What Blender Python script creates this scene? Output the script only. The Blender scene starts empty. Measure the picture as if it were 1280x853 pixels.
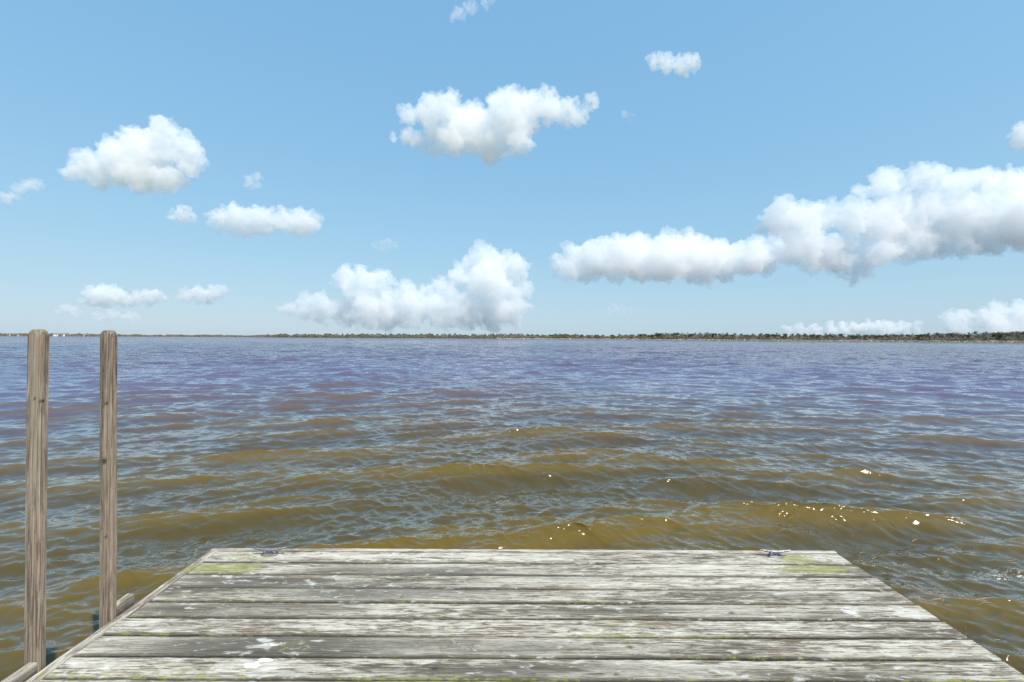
import bpy, bmesh, math, random
import numpy as np
from mathutils import Vector, Matrix

random.seed(7)
rng = np.random.default_rng(11)
scene = bpy.context.scene
COL = scene.collection
D2R = math.radians

# ------------------------------------------------------------------ helpers
def tag(o, label=None, cat=None, group=None, kind=None):
    if label: o["label"] = label
    if cat: o["category"] = cat
    if group: o["group"] = group
    if kind: o["kind"] = kind
    return o

def empty(name, loc=(0, 0, 0), rz=0.0):
    o = bpy.data.objects.new(name, None)
    o.empty_display_size = 0.1
    COL.objects.link(o)
    o.location = loc
    o.rotation_euler = (0, 0, rz)
    return o

def link_mesh(name, verts, faces, mat=None, parent=None, smooth=False, loc=None):
    me = bpy.data.meshes.new(name)
    me.from_pydata([tuple(v) for v in verts], [], faces)
    if smooth:
        me.polygons.foreach_set("use_smooth", [True] * len(me.polygons))
    me.update()
    o = bpy.data.objects.new(name, me)
    COL.objects.link(o)
    if mat: me.materials.append(mat)
    if parent: o.parent = parent
    if loc is not None: o.location = loc
    return o

def np_mesh(name, co, quads, mat=None, smooth=True):
    """fast mesh from numpy arrays (co Nx3, quads Mx4)"""
    me = bpy.data.meshes.new(name)
    n, m = len(co), len(quads)
    k = quads.shape[1]
    me.vertices.add(n)
    me.vertices.foreach_set("co", co.astype(np.float32).ravel())
    me.loops.add(m * k)
    me.loops.foreach_set("vertex_index", quads.astype(np.int32).ravel())
    me.polygons.add(m)
    me.polygons.foreach_set("loop_start", np.arange(0, m * k, k, dtype=np.int32))
    me.polygons.foreach_set("use_smooth", np.full(m, smooth))
    me.update(calc_edges=True)
    me.validate()
    o = bpy.data.objects.new(name, me)
    COL.objects.link(o)
    if mat: me.materials.append(mat)
    return o

def fattr(me, name, vals, typ="FLOAT"):
    a = me.attributes.new(name, typ, "POINT")
    if typ == "FLOAT":
        a.data.foreach_set("value", np.asarray(vals, np.float32).ravel())
    else:
        a.data.foreach_set("vector", np.asarray(vals, np.float32).ravel())

def sstep(a, b, x):
    t = np.clip((x - a) / (b - a), 0, 1)
    return t * t * (3 - 2 * t)

def vnoise1(x, seed=0):
    """smooth 1-d value noise"""
    r = np.random.default_rng(seed).uniform(-1, 1, 4096)
    i = np.floor(x).astype(int)
    f = x - i
    f = f * f * (3 - 2 * f)
    return r[i % 4096] * (1 - f) + r[(i + 1) % 4096] * f

class NT:
    """tiny node-tree builder"""
    def __init__(self, tree):
        self.t = tree
        self.n = tree.nodes
        self.l = tree.links
    def new(self, typ, **kw):
        nd = self.n.new(typ)
        for k, v in kw.items(): setattr(nd, k, v)
        return nd
    def put(self, sock, v):
        if hasattr(v, "is_output"): self.l.new(v, sock)
        elif v is not None: sock.default_value = v
    def math(self, op, a, b=None, c=None, clamp=False):
        nd = self.new("ShaderNodeMath", operation=op, use_clamp=clamp)
        self.put(nd.inputs[0], a)
        if b is not None: self.put(nd.inputs[1], b)
        if c is not None: self.put(nd.inputs[2], c)
        return nd.outputs[0]
    def vmath(self, op, a, b=None):
        nd = self.new("ShaderNodeVectorMath", operation=op)
        self.put(nd.inputs[0], a)
        if b is not None: self.put(nd.inputs[1], b)
        return nd.outputs[0]
    def noise(self, vec, scale, detail=3.0, rough=0.55, dist=0.0, out=0):
        nd = self.new("ShaderNodeTexNoise")
        self.put(nd.inputs["Vector"], vec)
        nd.inputs["Scale"].default_value = scale
        nd.inputs["Detail"].default_value = detail
        nd.inputs["Roughness"].default_value = rough
        nd.inputs["Distortion"].default_value = dist
        return nd.outputs[out]
    def smooth(self, x, a, b, lo=0.0, hi=1.0):
        nd = self.new("ShaderNodeMapRange", interpolation_type="SMOOTHSTEP")
        self.put(nd.inputs[0], x)
        self.put(nd.inputs[1], a); self.put(nd.inputs[2], b)
        self.put(nd.inputs[3], lo); self.put(nd.inputs[4], hi)
        return nd.outputs[0]
    def mix(self, fac, a, b, blend="MIX"):
        nd = self.new("ShaderNodeMix", data_type="RGBA", blend_type=blend)
        self.put(nd.inputs[0], fac)
        self.put(nd.inputs[6], a); self.put(nd.inputs[7], b)
        return nd.outputs[2]
    def attr(self, name, out=2):
        nd = self.new("ShaderNodeAttribute", attribute_name=name)
        return nd.outputs[out]
    def bump(self, height, strength, dist, normal=None):
        nd = self.new("ShaderNodeBump")
        self.put(nd.inputs["Strength"], strength)
        self.put(nd.inputs["Distance"], dist)
        self.put(nd.inputs["Height"], height)
        if normal is not None: self.put(nd.inputs["Normal"], normal)
        return nd.outputs[0]

def rgb(r, g, b): return (r, g, b, 1.0)

def new_mat(name):
    m = bpy.data.materials.new(name)
    m.use_nodes = True
    nt = NT(m.node_tree)
    bsdf = m.node_tree.nodes["Principled BSDF"]
    return m, nt, bsdf

# ------------------------------------------------------------------ camera
CAM_H = 1.43
F = 590.0                       # focal length in pixels of the 1280-wide frame
ROLL = 0.0045
PITCH = -4.2 / F
cam_data = bpy.data.cameras.new("camera")
cam_data.sensor_fit = "HORIZONTAL"
cam_data.sensor_width = 36.0
cam_data.lens = F / 1280 * 36.0
cam_data.clip_start = 0.02
cam_data.clip_end = 80000
cam = bpy.data.objects.new("camera", cam_data)
COL.objects.link(cam)
fwd = Vector((0, math.cos(PITCH), math.sin(PITCH)))
right = Vector((math.cos(ROLL), 0, math.sin(ROLL)))
right = (right - fwd * right.dot(fwd)).normalized()
up = right.cross(fwd)
cam_pos = Vector((0, 0, CAM_H))
cam.matrix_world = Matrix(((right.x, up.x, -fwd.x, 0), (right.y, up.y, -fwd.y, 0),
                           (right.z, up.z, -fwd.z, CAM_H), (0, 0, 0, 1)))
scene.camera = cam

def azim(px):                   # compass angle (from +Y to +X) of a picture column
    return math.atan2(px - 640.0, F)

# ------------------------------------------------------------------ light
SUN_EL, SUN_AZ = 57.0, 136.9    # azimuth from +Y towards +X: behind and right
world = bpy.data.worlds.new("World")
scene.world = world
world.use_nodes = True
wt = NT(world.node_tree)
bg = world.node_tree.nodes["Background"]
sky = wt.new("ShaderNodeTexSky", sky_type="NISHITA", sun_disc=False)
sky.sun_elevation = D2R(SUN_EL)
sky.sun_rotation = D2R(SUN_AZ)
sky.air_density = 1.5
sky.dust_density = 0.3
sky.ozone_density = 1.0
# softer, lighter sky than the clear-air model: each channel is compressed by its own power
SKY_K = 0.15
sep = wt.new("ShaderNodeSeparateColor"); wt.l.new(sky.outputs[0], sep.inputs[0])
cmb = wt.new("ShaderNodeCombineColor")
for ch, (amp, pw) in enumerate(((0.405, 0.50), (0.570, 0.335), (0.728, 0.22))):
    v = wt.math("POWER", wt.math("MULTIPLY", sep.outputs[ch], SKY_K), pw)
    wt.l.new(wt.math("MULTIPLY", v, amp / SKY_K), cmb.inputs[ch])
wt.l.new(cmb.outputs[0], bg.inputs[0])
bg.inputs[1].default_value = SKY_K

sun_data = bpy.data.lights.new("sun", "SUN")
sun_data.energy = 5.0
sun_data.angle = D2R(0.53)
sun_data.color = (1.0, 0.93, 0.83)
sun = bpy.data.objects.new("sun", sun_data)
COL.objects.link(sun)
to_sun = Vector((math.sin(D2R(SUN_AZ)) * math.cos(D2R(SUN_EL)),
                 math.cos(D2R(SUN_AZ)) * math.cos(D2R(SUN_EL)), math.sin(D2R(SUN_EL))))
sun.rotation_euler = to_sun.to_track_quat("Z", "Y").to_euler()
sun.location = (20, -20, 40)

vs = scene.view_settings
vs.view_transform = "Standard"
vs.look = "None"
vs.exposure = 0.25
vs.gamma = 1.0
vs.use_curve_mapping = False
scene.cycles.max_bounces = 40
scene.cycles.diffuse_bounces = 2
scene.cycles.glossy_bounces = 3
scene.cycles.transmission_bounces = 2
scene.cycles.transparent_max_bounces = 12
scene.cycles.volume_bounces = 36
scene.cycles.sample_clamp_indirect = 6.0
scene.cycles.sample_clamp_direct = 3.0
scene.cycles.use_denoising = True
scene.cycles.denoising_prefilter = 'NONE'

# ------------------------------------------------------------------ wood
def wood_material(name, light, mid, dark, dark_amt=0.5, pale_amt=0.5, post=False):
    m, t, b = new_mat(name)
    g = t.attr("grain", 1)
    if post: g = t.vmath("MULTIPLY", g, (0.55, 2.1, 2.1))
    def stretched(sx, sy, sz, *a, **k):
        v = t.vmath("MULTIPLY", g, (sx, sy, sz))
        return t.noise(v, 1.0, *a, **k)
    broad = stretched(0.9, 7, 7, 4, 0.6)
    streak = stretched(5.5, 130, 130, 6, 0.74, 0.8)
    fibre = stretched(9, 300, 300, 3, 0.6)
    blotch = stretched(9, 30, 30, 6, 0.74, 0.9)
    patch = stretched(1.6, 8, 8, 3, 0.5)
    val = t.math("ADD", t.math("ADD", t.math("MULTIPLY", streak, 0.48), t.math("MULTIPLY", blotch, 0.26)), t.math("MULTIPLY", broad, 0.26))
    ramp = t.new("ShaderNodeValToRGB")
    t.put(ramp.inputs[0], t.smooth(val, 0.415, 0.595))
    cr = ramp.color_ramp
    cr.elements[0].position = 0.06; cr.elements[0].color = rgb(mid[0] * .42, mid[1] * .41, mid[2] * .40)
    cr.elements[1].position = 0.88; cr.elements[1].color = rgb(min(.8, light[0] * 1.22), min(.8, light[1] * 1.23), min(.8, light[2] * 1.25))
    e = cr.elements.new(0.33); e.color = mid
    e = cr.elements.new(0.58); e.color = light
    base = ramp.outputs[0]
    # warm, still brown fibres here and there
    warm = t.smooth(stretched(1.3, 22, 22, 4, 0.6), 0.54, 0.70)
    base = t.mix(t.math("MULTIPLY", warm, 0.38), base, rgb(mid[0] * 1.15, mid[1] * 0.95, mid[2] * 0.72))
    # black mildew that follows the grain
    mild = t.math("ADD", t.math("MULTIPLY", blotch, 0.5), t.math("MULTIPLY", streak, 0.5))
    dk = t.attr("stain")
    thr = t.math("SUBTRACT", 0.76, t.math("MULTIPLY", dk, 0.285))
    mm = t.smooth(t.math("ADD", mild, t.math("MULTIPLY", t.math("SUBTRACT", patch, 0.5), 0.35)), t.math("SUBTRACT", thr, 0.12), t.math("ADD", thr, 0.12))
    base = t.mix(t.math("MULTIPLY", mm, dark_amt), base, dark)
    # bleached / lichen flecks
    fl = t.smooth(t.math("ADD", t.math("MULTIPLY", stretched(9, 30, 30, 5, 0.62, 0.6), 0.8), t.math("MULTIPLY", patch, 0.2)), 0.56, 0.66)
    base = t.mix(t.math("MULTIPLY", fl, pale_amt), base, rgb(0.66, 0.65, 0.60))
    # cracks (checks) along the grain
    cn = stretched(0.8, 26, 26, 2, 0.5, 0.2)
    crk = t.math("SUBTRACT", 1.0, t.smooth(t.math("ABSOLUTE", t.math("SUBTRACT", cn, 0.5)), 0.0, 0.012))
    crk = t.math("MULTIPLY", crk, t.smooth(stretched(1.1, 9, 9, 2, 0.5), 0.47, 0.6))
    base = t.mix(t.math("MULTIPLY", crk, 0.75), base, rgb(0.05, 0.045, 0.038))
    base = t.mix(t.smooth(fibre, 0.3, 0.7, 0.34, 0.0), base, rgb(dark[0] * 1.6, dark[1] * 1.6, dark[2] * 1.6))
    # knots, and plank sides blackened below the top face
    base = t.mix(t.attr("knot_side"), base, rgb(0.030, 0.024, 0.017))
    if not post:
        # algae film and bird droppings
        alg = t.attr("algae")
        an = t.noise(t.vmath("MULTIPLY", g, (30, 60, 60)), 1.0, 5, 0.65)
        am = t.smooth(t.math("ADD", alg, t.math("MULTIPLY", t.math("SUBTRACT", an, 0.5), 3.4)), 0.55, 1.05)
        acol = t.mix(t.noise(t.vmath("MULTIPLY", g, (18, 40, 40)), 1.0, 3), rgb(0.13, 0.145, 0.015), rgb(0.34, 0.35, 0.10))
        base = t.mix(t.math("MULTIPLY", am, 0.68), base, acol)
        spl = t.attr("splat")
        sn = t.noise(t.vmath("MULTIPLY", g, (22, 50, 50)), 1.0, 5, 0.7)
        sm = t.smooth(t.math("ADD", spl, t.math("MULTIPLY", t.math("SUBTRACT", sn, 0.5), 2.6)), 0.6, 0.8)
        base = t.mix(t.math("MULTIPLY", sm, t.math("MULTIPLY", spl, spl)), base, rgb(0.80, 0.80, 0.78))
    t.l.new(base, b.inputs["Base Color"])
    b.inputs["Roughness"].default_value = 0.86
    b.inputs["Specular IOR Level"].default_value = 0.25
    h = t.math("ADD", t.math("MULTIPLY", streak, 0.5), t.math("MULTIPLY", fibre, 0.22))
    h = t.math("SUBTRACT", h, t.math("MULTIPLY", crk, 0.9))
    h = t.math("ADD", h, t.math("MULTIPLY", blotch, 0.25))
    t.l.new(t.bump(h, 0.75, 0.004), b.inputs["Normal"])
    return m

M_DECK = wood_material("weathered_deck_wood", rgb(0.475, 0.445, 0.38), rgb(0.225, 0.196, 0.150), rgb(0.062, 0.057, 0.047), 0.86, 0.7)
M_RIM = wood_material("weathered_rim_wood", rgb(0.50, 0.47, 0.41), rgb(0.36, 0.32, 0.26), rgb(0.10, 0.09, 0.07), 0.5, 0.6)
M_POST = wood_material("weathered_post_wood", rgb(0.34, 0.272, 0.205), rgb(0.225, 0.172, 0.126), rgb(0.10, 0.08, 0.065), 0.6, 0.18, post=True)

GREEN = [  # (x, y, rx, ry, strength) patches of algae on the deck
    (-1.72, 3.06, 0.22, 0.06, 0.75), (-1.80, 2.90, 0.26, 0.06, 1.15), (-1.66, 2.92, 0.12, 0.05, 1.25),
    (1.86, 3.06, 0.13, 0.06, 1.15), (1.88, 2.92, 0.25, 0.055, 1.15), (2.05, 2.93, 0.1, 0.03, 0.6),
    (-1.55, 2.62, 0.25, 0.05, 0.4), (0.95, 2.80, 0.05, 0.03, 0.5), (-1.02, 2.17, 0.12, 0.05, 0.55),
    (-1.50, 2.02, 0.5, 0.03, 0.5), (-1.6, 1.97, 0.6, 0.03, 0.7), (0.53, 2.18, 0.06, 0.06, 0.5)]
SPLAT = [(-1.125, 2.045, 0.05, 0.022, 0.95), (-1.085, 2.08, 0.045, 0.016, 0.95), (-1.33, 2.74, 0.09, 0.02, 0.6),
         (-1.63, 3.08, 0.16, 0.04, 0.6), (2.04, 3.07, 0.11, 0.04, 0.6), (1.78, 2.47, 0.05, 0.04, 0.75),
         (-1.12, 2.18, 0.05, 0.02, 0.75), (-1.18, 2.60, 0.05, 0.03, 0.5), (-1.45, 2.45, 0.07, 0.025, 0.4),
         (-0.25, 2.20, 0.05, 0.015, 0.6), (-0.93, 2.985, 0.02, 0.015, 0.6), (1.98, 2.78, 0.11, 0.02, 0.5),
         (0.9, 2.86, 0.1, 0.03, 0.4), (-0.45, 3.08, 0.14, 0.02, 0.5), (0.05, 2.75, 0.08, 0.04, 0.4), (1.3, 2.1, 0.1, 0.03, 0.4)]
STAIN = [(-1.2, 2.66, 1.1, 0.10, 0.55), (-1.35, 2.46, 0.7, 0.07, 0.5), (-1.0, 2.17, 1.0, 0.07, 0.6),
         (0.1, 2.77, 0.45, 0.06, 0.55), (0.0, 2.17, 0.9, 0.05, 0.35), (0.35, 2.02, 0.7, 0.05, 0.6),
         (-0.6, 2.88, 0.9, 0.05, 0.4), (1.6, 2.62, 0.7, 0.05, 0.4), (0.4, 2.45, 0.4, 0.03, 0.5),
         (-1.5, 2.76, 0.6, 0.03, 0.6), (1.0, 2.9, 0.5, 0.05, 0.3)]

def blobs(x, y, lst):
    out = np.zeros_like(x)
    for bx, by, rx, ry, s in lst:
        d = ((x - bx) / rx) ** 2 + ((y - by) / ry) ** 2
        out = np.maximum(out, s * np.clip(1.25 - 0.75 * d, 0, 1))
    return out

BOARD_N = [0]
def board(name, axis, a0, a1, b0, b1, ztop, thick, mat, parent, step=0.02, warp=0.003, ragged=0.002,
          stain=0.35, edge_green=0.0, knots=(), nprof=9, cup=0.0):
    """a weathered plank running along axis 'X' or 'Y' from a0 to a1, between b0 and b1"""
    BOARD_N[0] += 1
    sd = BOARD_N[0] * 17
    n = max(3, int((a1 - a0) / step) + 1)
    u = np.linspace(a0, a1, n)
    w = b1 - b0
    e = 0.006                                    # worn, rounded arris
    v = np.linspace(0, 1, nprof)
    prof = [(0.0, -thick), (0.0, -thick * 0.5), (0.0, -e), (e * 0.35, -e * 0.3)]
    prof += [(e + (w - 2 * e) * q, 0.0) for q in v]
    prof += [(w - e * 0.35, -e * 0.3), (w, -e), (w, -thick * 0.5), (w, -thick)]
    P = np.array(prof)
    k = len(P)
    lo = vnoise1(u * 0.9 + 3, sd) * warp + vnoise1(u * 7, sd + 1) * ragged * 0.5 + vnoise1(u * 40, sd + 2) * ragged * 0.4
    hi = vnoise1(u * 0.9 + 9, sd + 3) * warp + vnoise1(u * 7, sd + 4) * ragged * 0.5 + vnoise1(u * 40, sd + 5) * ragged * 0.4
    lift = vnoise1(u * 0.7, sd + 6) * 0.002
    q = P[:, 0] / w
    B = b0 + P[None, :, 0] + lo[:, None] * (1 - q)[None] + hi[:, None] * q[None]
    Z = ztop + P[None, :, 1] + lift[:, None] + cup * ((2 * q - 1) ** 2)[None] \
        + vnoise1(u[:, None] * 14 + 50 * q[None], sd + 7) * 0.0007
    A = np.repeat(u[:, None], k, 1)
    # ends are not cut perfectly straight
    r = np.random.default_rng(sd)
    for idx, sg in ((0, 1), (-1, -1)):
        A[idx] += sg * (0.002 * vnoise1(q * 5 + idx, sd + 8) + 0.002 * (q - 0.5) * r.uniform(-1, 1))
    if axis == "X": co = np.stack([A, B, Z], -1)
    else: co = np.stack([B, A, Z], -1)
    co = co.reshape(-1, 3)
    i, j = np.meshgrid(np.arange(n - 1), np.arange(k - 1), indexing="ij")
    a = (i * k + j).ravel()
    quads = np.stack([a, a + k, a + k + 1, a + 1], -1) if axis == "X" else np.stack([a, a + 1, a + k + 1, a + k], -1)
    extra = []
    for j_ in (0,):
        pass
    idx = np.arange(n - 1) * k
    bot = np.stack([idx, idx + k - 1, idx + k + k - 1, idx + k], -1)
    if axis == "Y": bot = bot[:, ::-1]
    quads = np.concatenate([quads, bot])
    o = np_mesh(name, co, quads, mat, smooth=False)
    me = o.data
    # end caps
    bm = bmesh.new(); bm.from_mesh(me); bm.verts.ensure_lookup_table()
    for row, flip in ((0, False), (n - 1, True)):
        vv = [bm.verts[row * k + j] for j in range(k)]
        if flip: vv = vv[::-1]
        try: bm.faces.new(vv)
        except ValueError: pass
    bmesh.ops.recalc_face_normals(bm, faces=bm.faces)
    bm.to_mesh(me); bm.free()
    off = r.uniform(0, 40, 3)
    al = A.reshape(-1); ac = (np.repeat(P[None, :, 0], n, 0)).reshape(-1); zz = co[:, 2]
    fattr(me, "grain", np.stack([al + off[0], ac + off[1], zz + off[2]], -1), "FLOAT_VECTOR")
    X, Y = co[:, 0], co[:, 1]
    qq = np.repeat(q[None], n, 0).reshape(-1)
    fattr(me, "stain", np.clip(stain + 0.12 + blobs(X, Y, STAIN) * 0.95 + 0.3 * vnoise1(al * 1.3, sd + 9)
                               + 0.75 * (sstep(0.90, 1.0, qq) + sstep(0.10, 0.0, qq)), 0, 1.4))
    eg = np.maximum(sstep(0.86, 1.0, qq), sstep(0.12, 0.0, qq)) * edge_green * (0.6 + 0.5 * vnoise1(al * 2.1, sd + 10))
    below = sstep(-0.004, -0.02, zz - ztop) * edge_green * 0.55
    fattr(me, "algae", np.clip(np.maximum(np.maximum(blobs(X, Y, GREEN), eg), below), 0, 1.3))
    fattr(me, "splat", blobs(X, Y, SPLAT))
    kn = np.zeros(len(co))
    for (ka, kb, kr) in knots:
        d = np.sqrt(((al - ka) / (kr * 1.5)) ** 2 + ((ac - kb) / kr) ** 2)
        kn = np.maximum(kn, np.clip(1.3 - d, 0, 1))
    kn = np.maximum(kn, 1.08 * sstep(-0.005, -0.014, zz - ztop))  # plank sides turn near-black below the top face
    fattr(me, "knot_side", np.clip(kn, 0, 1) * 0.9)
    if parent: o.parent = parent
    return o

# ------------------------------------------------------------------ the dock
WATER_Z = -0.55
dock = empty("wooden_dock", (0, 0, 0))
tag(dock, "weathered grey plank dock end with green algae stains, low over the brown water", "dock")
edges = [3.141, 2.985, 2.832, 2.682, 2.536, 2.390, 2.247, 2.100, 1.963]
ends_r = [2.172, 2.180, 2.190, 2.188, 2.189, 2.195, 2.197, 2.19]
stains = [0.16, 0.36, 0.32, 0.34, 0.36, 0.10, 0.36, 0.26]
greens = [0.55, 0.45, 0.3, 0.65, 0.6, 0.9, 0.6, 1.0]
knotl = [(), (), ((1.2, 0.06, 0.006),), ((-0.6, 0.05, 0.008),), ((1.15, 0.05, 0.012), (0.15, 0.09, 0.007)),
         ((0.7, 0.06, 0.01), (0.28, 0.03, 0.007)), ((0.55, 0.07, 0.014),), ((-0.33, 0.06, 0.013), (0.45, 0.03, 0.01), (1.4, 0.07, 0.01))]
y = edges[-1]
while y > -3.0:
    y -= 0.1455
    edges.append(y)
for i in range(len(edges) - 1):
    near = i < 9
    g = random.uniform(0.010, 0.015)
    kn = knotl[i] if i < 8 else ()
    if i >= 8: kn = tuple((random.uniform(-1.8, 2.0), random.uniform(0.02, 0.12), random.uniform(0.006, 0.013)) for _ in range(2))
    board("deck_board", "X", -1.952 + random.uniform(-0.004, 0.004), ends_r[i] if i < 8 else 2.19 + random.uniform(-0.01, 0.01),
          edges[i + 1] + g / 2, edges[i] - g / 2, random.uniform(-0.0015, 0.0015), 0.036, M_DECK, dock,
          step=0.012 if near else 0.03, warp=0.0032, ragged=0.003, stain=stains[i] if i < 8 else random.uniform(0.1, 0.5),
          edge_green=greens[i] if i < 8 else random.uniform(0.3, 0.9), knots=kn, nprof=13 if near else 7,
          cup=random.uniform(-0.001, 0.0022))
# end board behind the last plank, side boards, joists, piles
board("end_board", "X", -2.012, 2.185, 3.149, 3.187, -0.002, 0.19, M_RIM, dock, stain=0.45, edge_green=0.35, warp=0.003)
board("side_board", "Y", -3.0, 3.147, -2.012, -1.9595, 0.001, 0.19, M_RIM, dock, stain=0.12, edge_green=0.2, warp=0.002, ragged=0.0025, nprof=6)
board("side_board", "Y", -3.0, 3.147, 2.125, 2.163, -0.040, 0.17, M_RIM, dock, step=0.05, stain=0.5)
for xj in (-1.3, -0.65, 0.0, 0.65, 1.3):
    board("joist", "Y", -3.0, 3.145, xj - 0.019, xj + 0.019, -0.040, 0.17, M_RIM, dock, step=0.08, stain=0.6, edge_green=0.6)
def pile(x, y):
    n, vs_, fs = 20, [], []
    for zi, z in enumerate((-0.045, -0.3, -0.6, -1.6)):
        for k in range(n):
            a = 2 * math.pi * k / n
            rr = 0.1 + 0.004 * math.sin(3 * a + zi)
            vs_.append((x + rr * math.cos(a), y + rr * math.sin(a), z))
    for zi in range(3):
        for k in range(n):
            a0 = zi * n + k; a1 = zi * n + (k + 1) % n
            fs.append((a0, a0 + n, a1 + n, a1))
    fs.append(tuple(range(n)))
    o = link_mesh("pile", vs_, fs, M_RIM, dock, smooth=False)
    co = np.array(vs_)
    fattr(o.data, "grain", np.stack([co[:, 2], co[:, 0], co[:, 1]], -1), "FLOAT_VECTOR")
    fattr(o.data, "stain", np.full(len(co), 0.7)); fattr(o.data, "algae", np.full(len(co), 0.3))
    return o
for px_, py_ in ((-1.8, 3.0), (2.0, 3.0), (-1.8, 0.6), (2.0, 0.6), (-1.8, -2.0), (2.0, -2.0)):
    pile(px_, py_)
# the short boards bolted outside the left edge next to the posts
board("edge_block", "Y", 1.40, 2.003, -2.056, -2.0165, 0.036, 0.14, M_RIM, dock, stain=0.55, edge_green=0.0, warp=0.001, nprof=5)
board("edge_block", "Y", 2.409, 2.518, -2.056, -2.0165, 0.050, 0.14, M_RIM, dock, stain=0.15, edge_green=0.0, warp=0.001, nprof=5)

# ------------------------------------------------------------------ posts
def post(x0, x1, y0, y1, ztop, lean, label, knots, seed):
    """a dressed 2x3 standing on the lake bed with a rounded head"""
    root_z = WATER_Z - 1.0
    cx, cy = (x0 + x1) / 2, (y0 + y1) / 2
    hx, hy = (x1 - x0) / 2, (y1 - y0) / 2
    zs = np.concatenate([np.arange(root_z, ztop - 0.04, 0.012), ztop - 0.04 + 0.04 * np.sin(np.linspace(0, math.pi / 2, 9))])
    n = len(zs)
    # cross-section: rounded rectangle, with several points per face
    sec = []
    rc = 0.005
    def edge(p, q, m): return [(p[0] + (q[0] - p[0]) * t / m, p[1] + (q[1] - p[1]) * t / m) for t in range(m)]
    c = [(-hx + rc, -hy), (hx - rc, -hy), (hx, -hy + rc), (hx, hy - rc), (hx - rc, hy), (-hx + rc, hy), (-hx, hy - rc), (-hx, -hy + rc)]
    for a in range(8):
        sec += edge(c[a], c[(a + 1) % 8], 8 if a % 4 == 0 else (5 if a % 2 == 0 else 1))
    S = np.array(sec); k = len(S)
    co = np.zeros((n, k, 3))
    for i, z in enumerate(zs):
        d = max(0.0, (z - (ztop - 0.04)) / 0.04)
        sx = 1 - 0.62 * (1 - math.sqrt(max(0, 1 - d ** 2.2)))
        sy = 1 - 0.5 * (1 - math.sqrt(max(0, 1 - d ** 2.2)))
        h = z - 0.0
        bow = 0.004 * math.sin(h * 1.7 + seed)
        co[i, :, 0] = cx + S[:, 0] * sx + lean * h + bow
        co[i, :, 1] = cy + S[:, 1] * sy + 0.3 * bow
        co[i, :, 2] = z
    ang = np.arange(k)
    jit = vnoise1((zs * 9)[:, None] + ang[None] * 3.7, seed) * 0.0007 + vnoise1((zs * 2)[:, None] + ang[None] * 1.3, seed + 1) * 0.0009
    nrm = S / np.linalg.norm(S, axis=1)[:, None]
    co[:, :, 0] += jit * nrm[None, :, 0]; co[:, :, 1] += jit * nrm[None, :, 1]
    flat = co.reshape(-1, 3)
    i, j = np.meshgrid(np.arange(n - 1), np.arange(k), indexing="ij")
    a = (i * k + j).ravel(); b = (i * k + (j + 1) % k).ravel()
    quads = np.stack([a, b, b + k, a + k], -1)
    o = np_mesh("wooden_post", flat - np.array([cx, cy, 0]), quads, M_POST, smooth=False)
    o.location = (cx, cy, 0)
    bm = bmesh.new(); bm.from_mesh(o.data); bm.verts.ensure_lookup_table()
    bm.faces.new([bm.verts[(n - 1) * k + q] for q in range(k)])
    bm.to_mesh(o.data); bm.free()
    fattr(o.data, "grain", np.stack([flat[:, 2] + seed, flat[:, 0] - cx - lean * flat[:, 2] + 3, flat[:, 1] + 2 * seed], -1), "FLOAT_VECTOR")
    fattr(o.data, "stain", 0.22 + 0.2 * vnoise1(flat[:, 2] * 2, seed + 3) + 0.35 * sstep(0.5, 0.0, flat[:, 2])
          + 0.5 * sstep(ztop - 0.02, ztop, flat[:, 2]))
    kn = np.zeros(len(flat))
    for (kz, kx, r) in knots:
        d = np.sqrt(((flat[:, 2] - kz) / (r * 1.3)) ** 2 + ((flat[:, 0] - cx - lean * flat[:, 2] - kx) / r) ** 2)
        d = np.where(flat[:, 1] < cy, d, 9)
        kn = np.maximum(kn, np.clip(1.4 - d, 0, 1))
    fattr(o.data, "knot_side", kn)
    return tag(o, label, "post", "posts beside the dock")
post(-2.082, -2.0195, 2.006, 2.045, 1.457, 0.0165, "nearer of the two brown wooden posts beside the dock, foot behind a long edge board",
     [(1.16, 0.004, 0.005), (1.15, 0.026, 0.004)], 3)
post(-2.082, -2.0195, 2.367, 2.406, 1.458, 0.0110, "second brown wooden post with dark knots, standing in front of the short grey edge block",
     [(1.09, 0.004, 0.0075), (0.80, -0.004, 0.012), (0.42, 0.008, 0.006)], 8)

# ------------------------------------------------------------------ cleats
def metal(name, col, rough):
    m, t, b = new_mat(name)
    tc = t.new("ShaderNodeTexCoord").outputs["Object"]
    nz = t.noise(tc, 60, 5, 0.6)
    t.l.new(t.mix(t.smooth(nz, 0.35, 0.7), rgb(*col), rgb(col[0] * 0.5, col[1] * 0.5, col[2] * 0.52)), b.inputs["Base Color"])
    b.inputs["Metallic"].default_value = 0.75
    t.l.new(t.smooth(nz, 0.3, 0.7, rough, rough + 0.2), b.inputs["Roughness"])
    t.l.new(t.bump(nz, 0.3, 0.002), b.inputs["Normal"])
    return m
M_GALV = metal("galvanised_metal", (0.36, 0.355, 0.35), 0.48)
M_BOLT = metal("bolt_metal", (0.20, 0.19, 0.18), 0.5)

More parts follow.
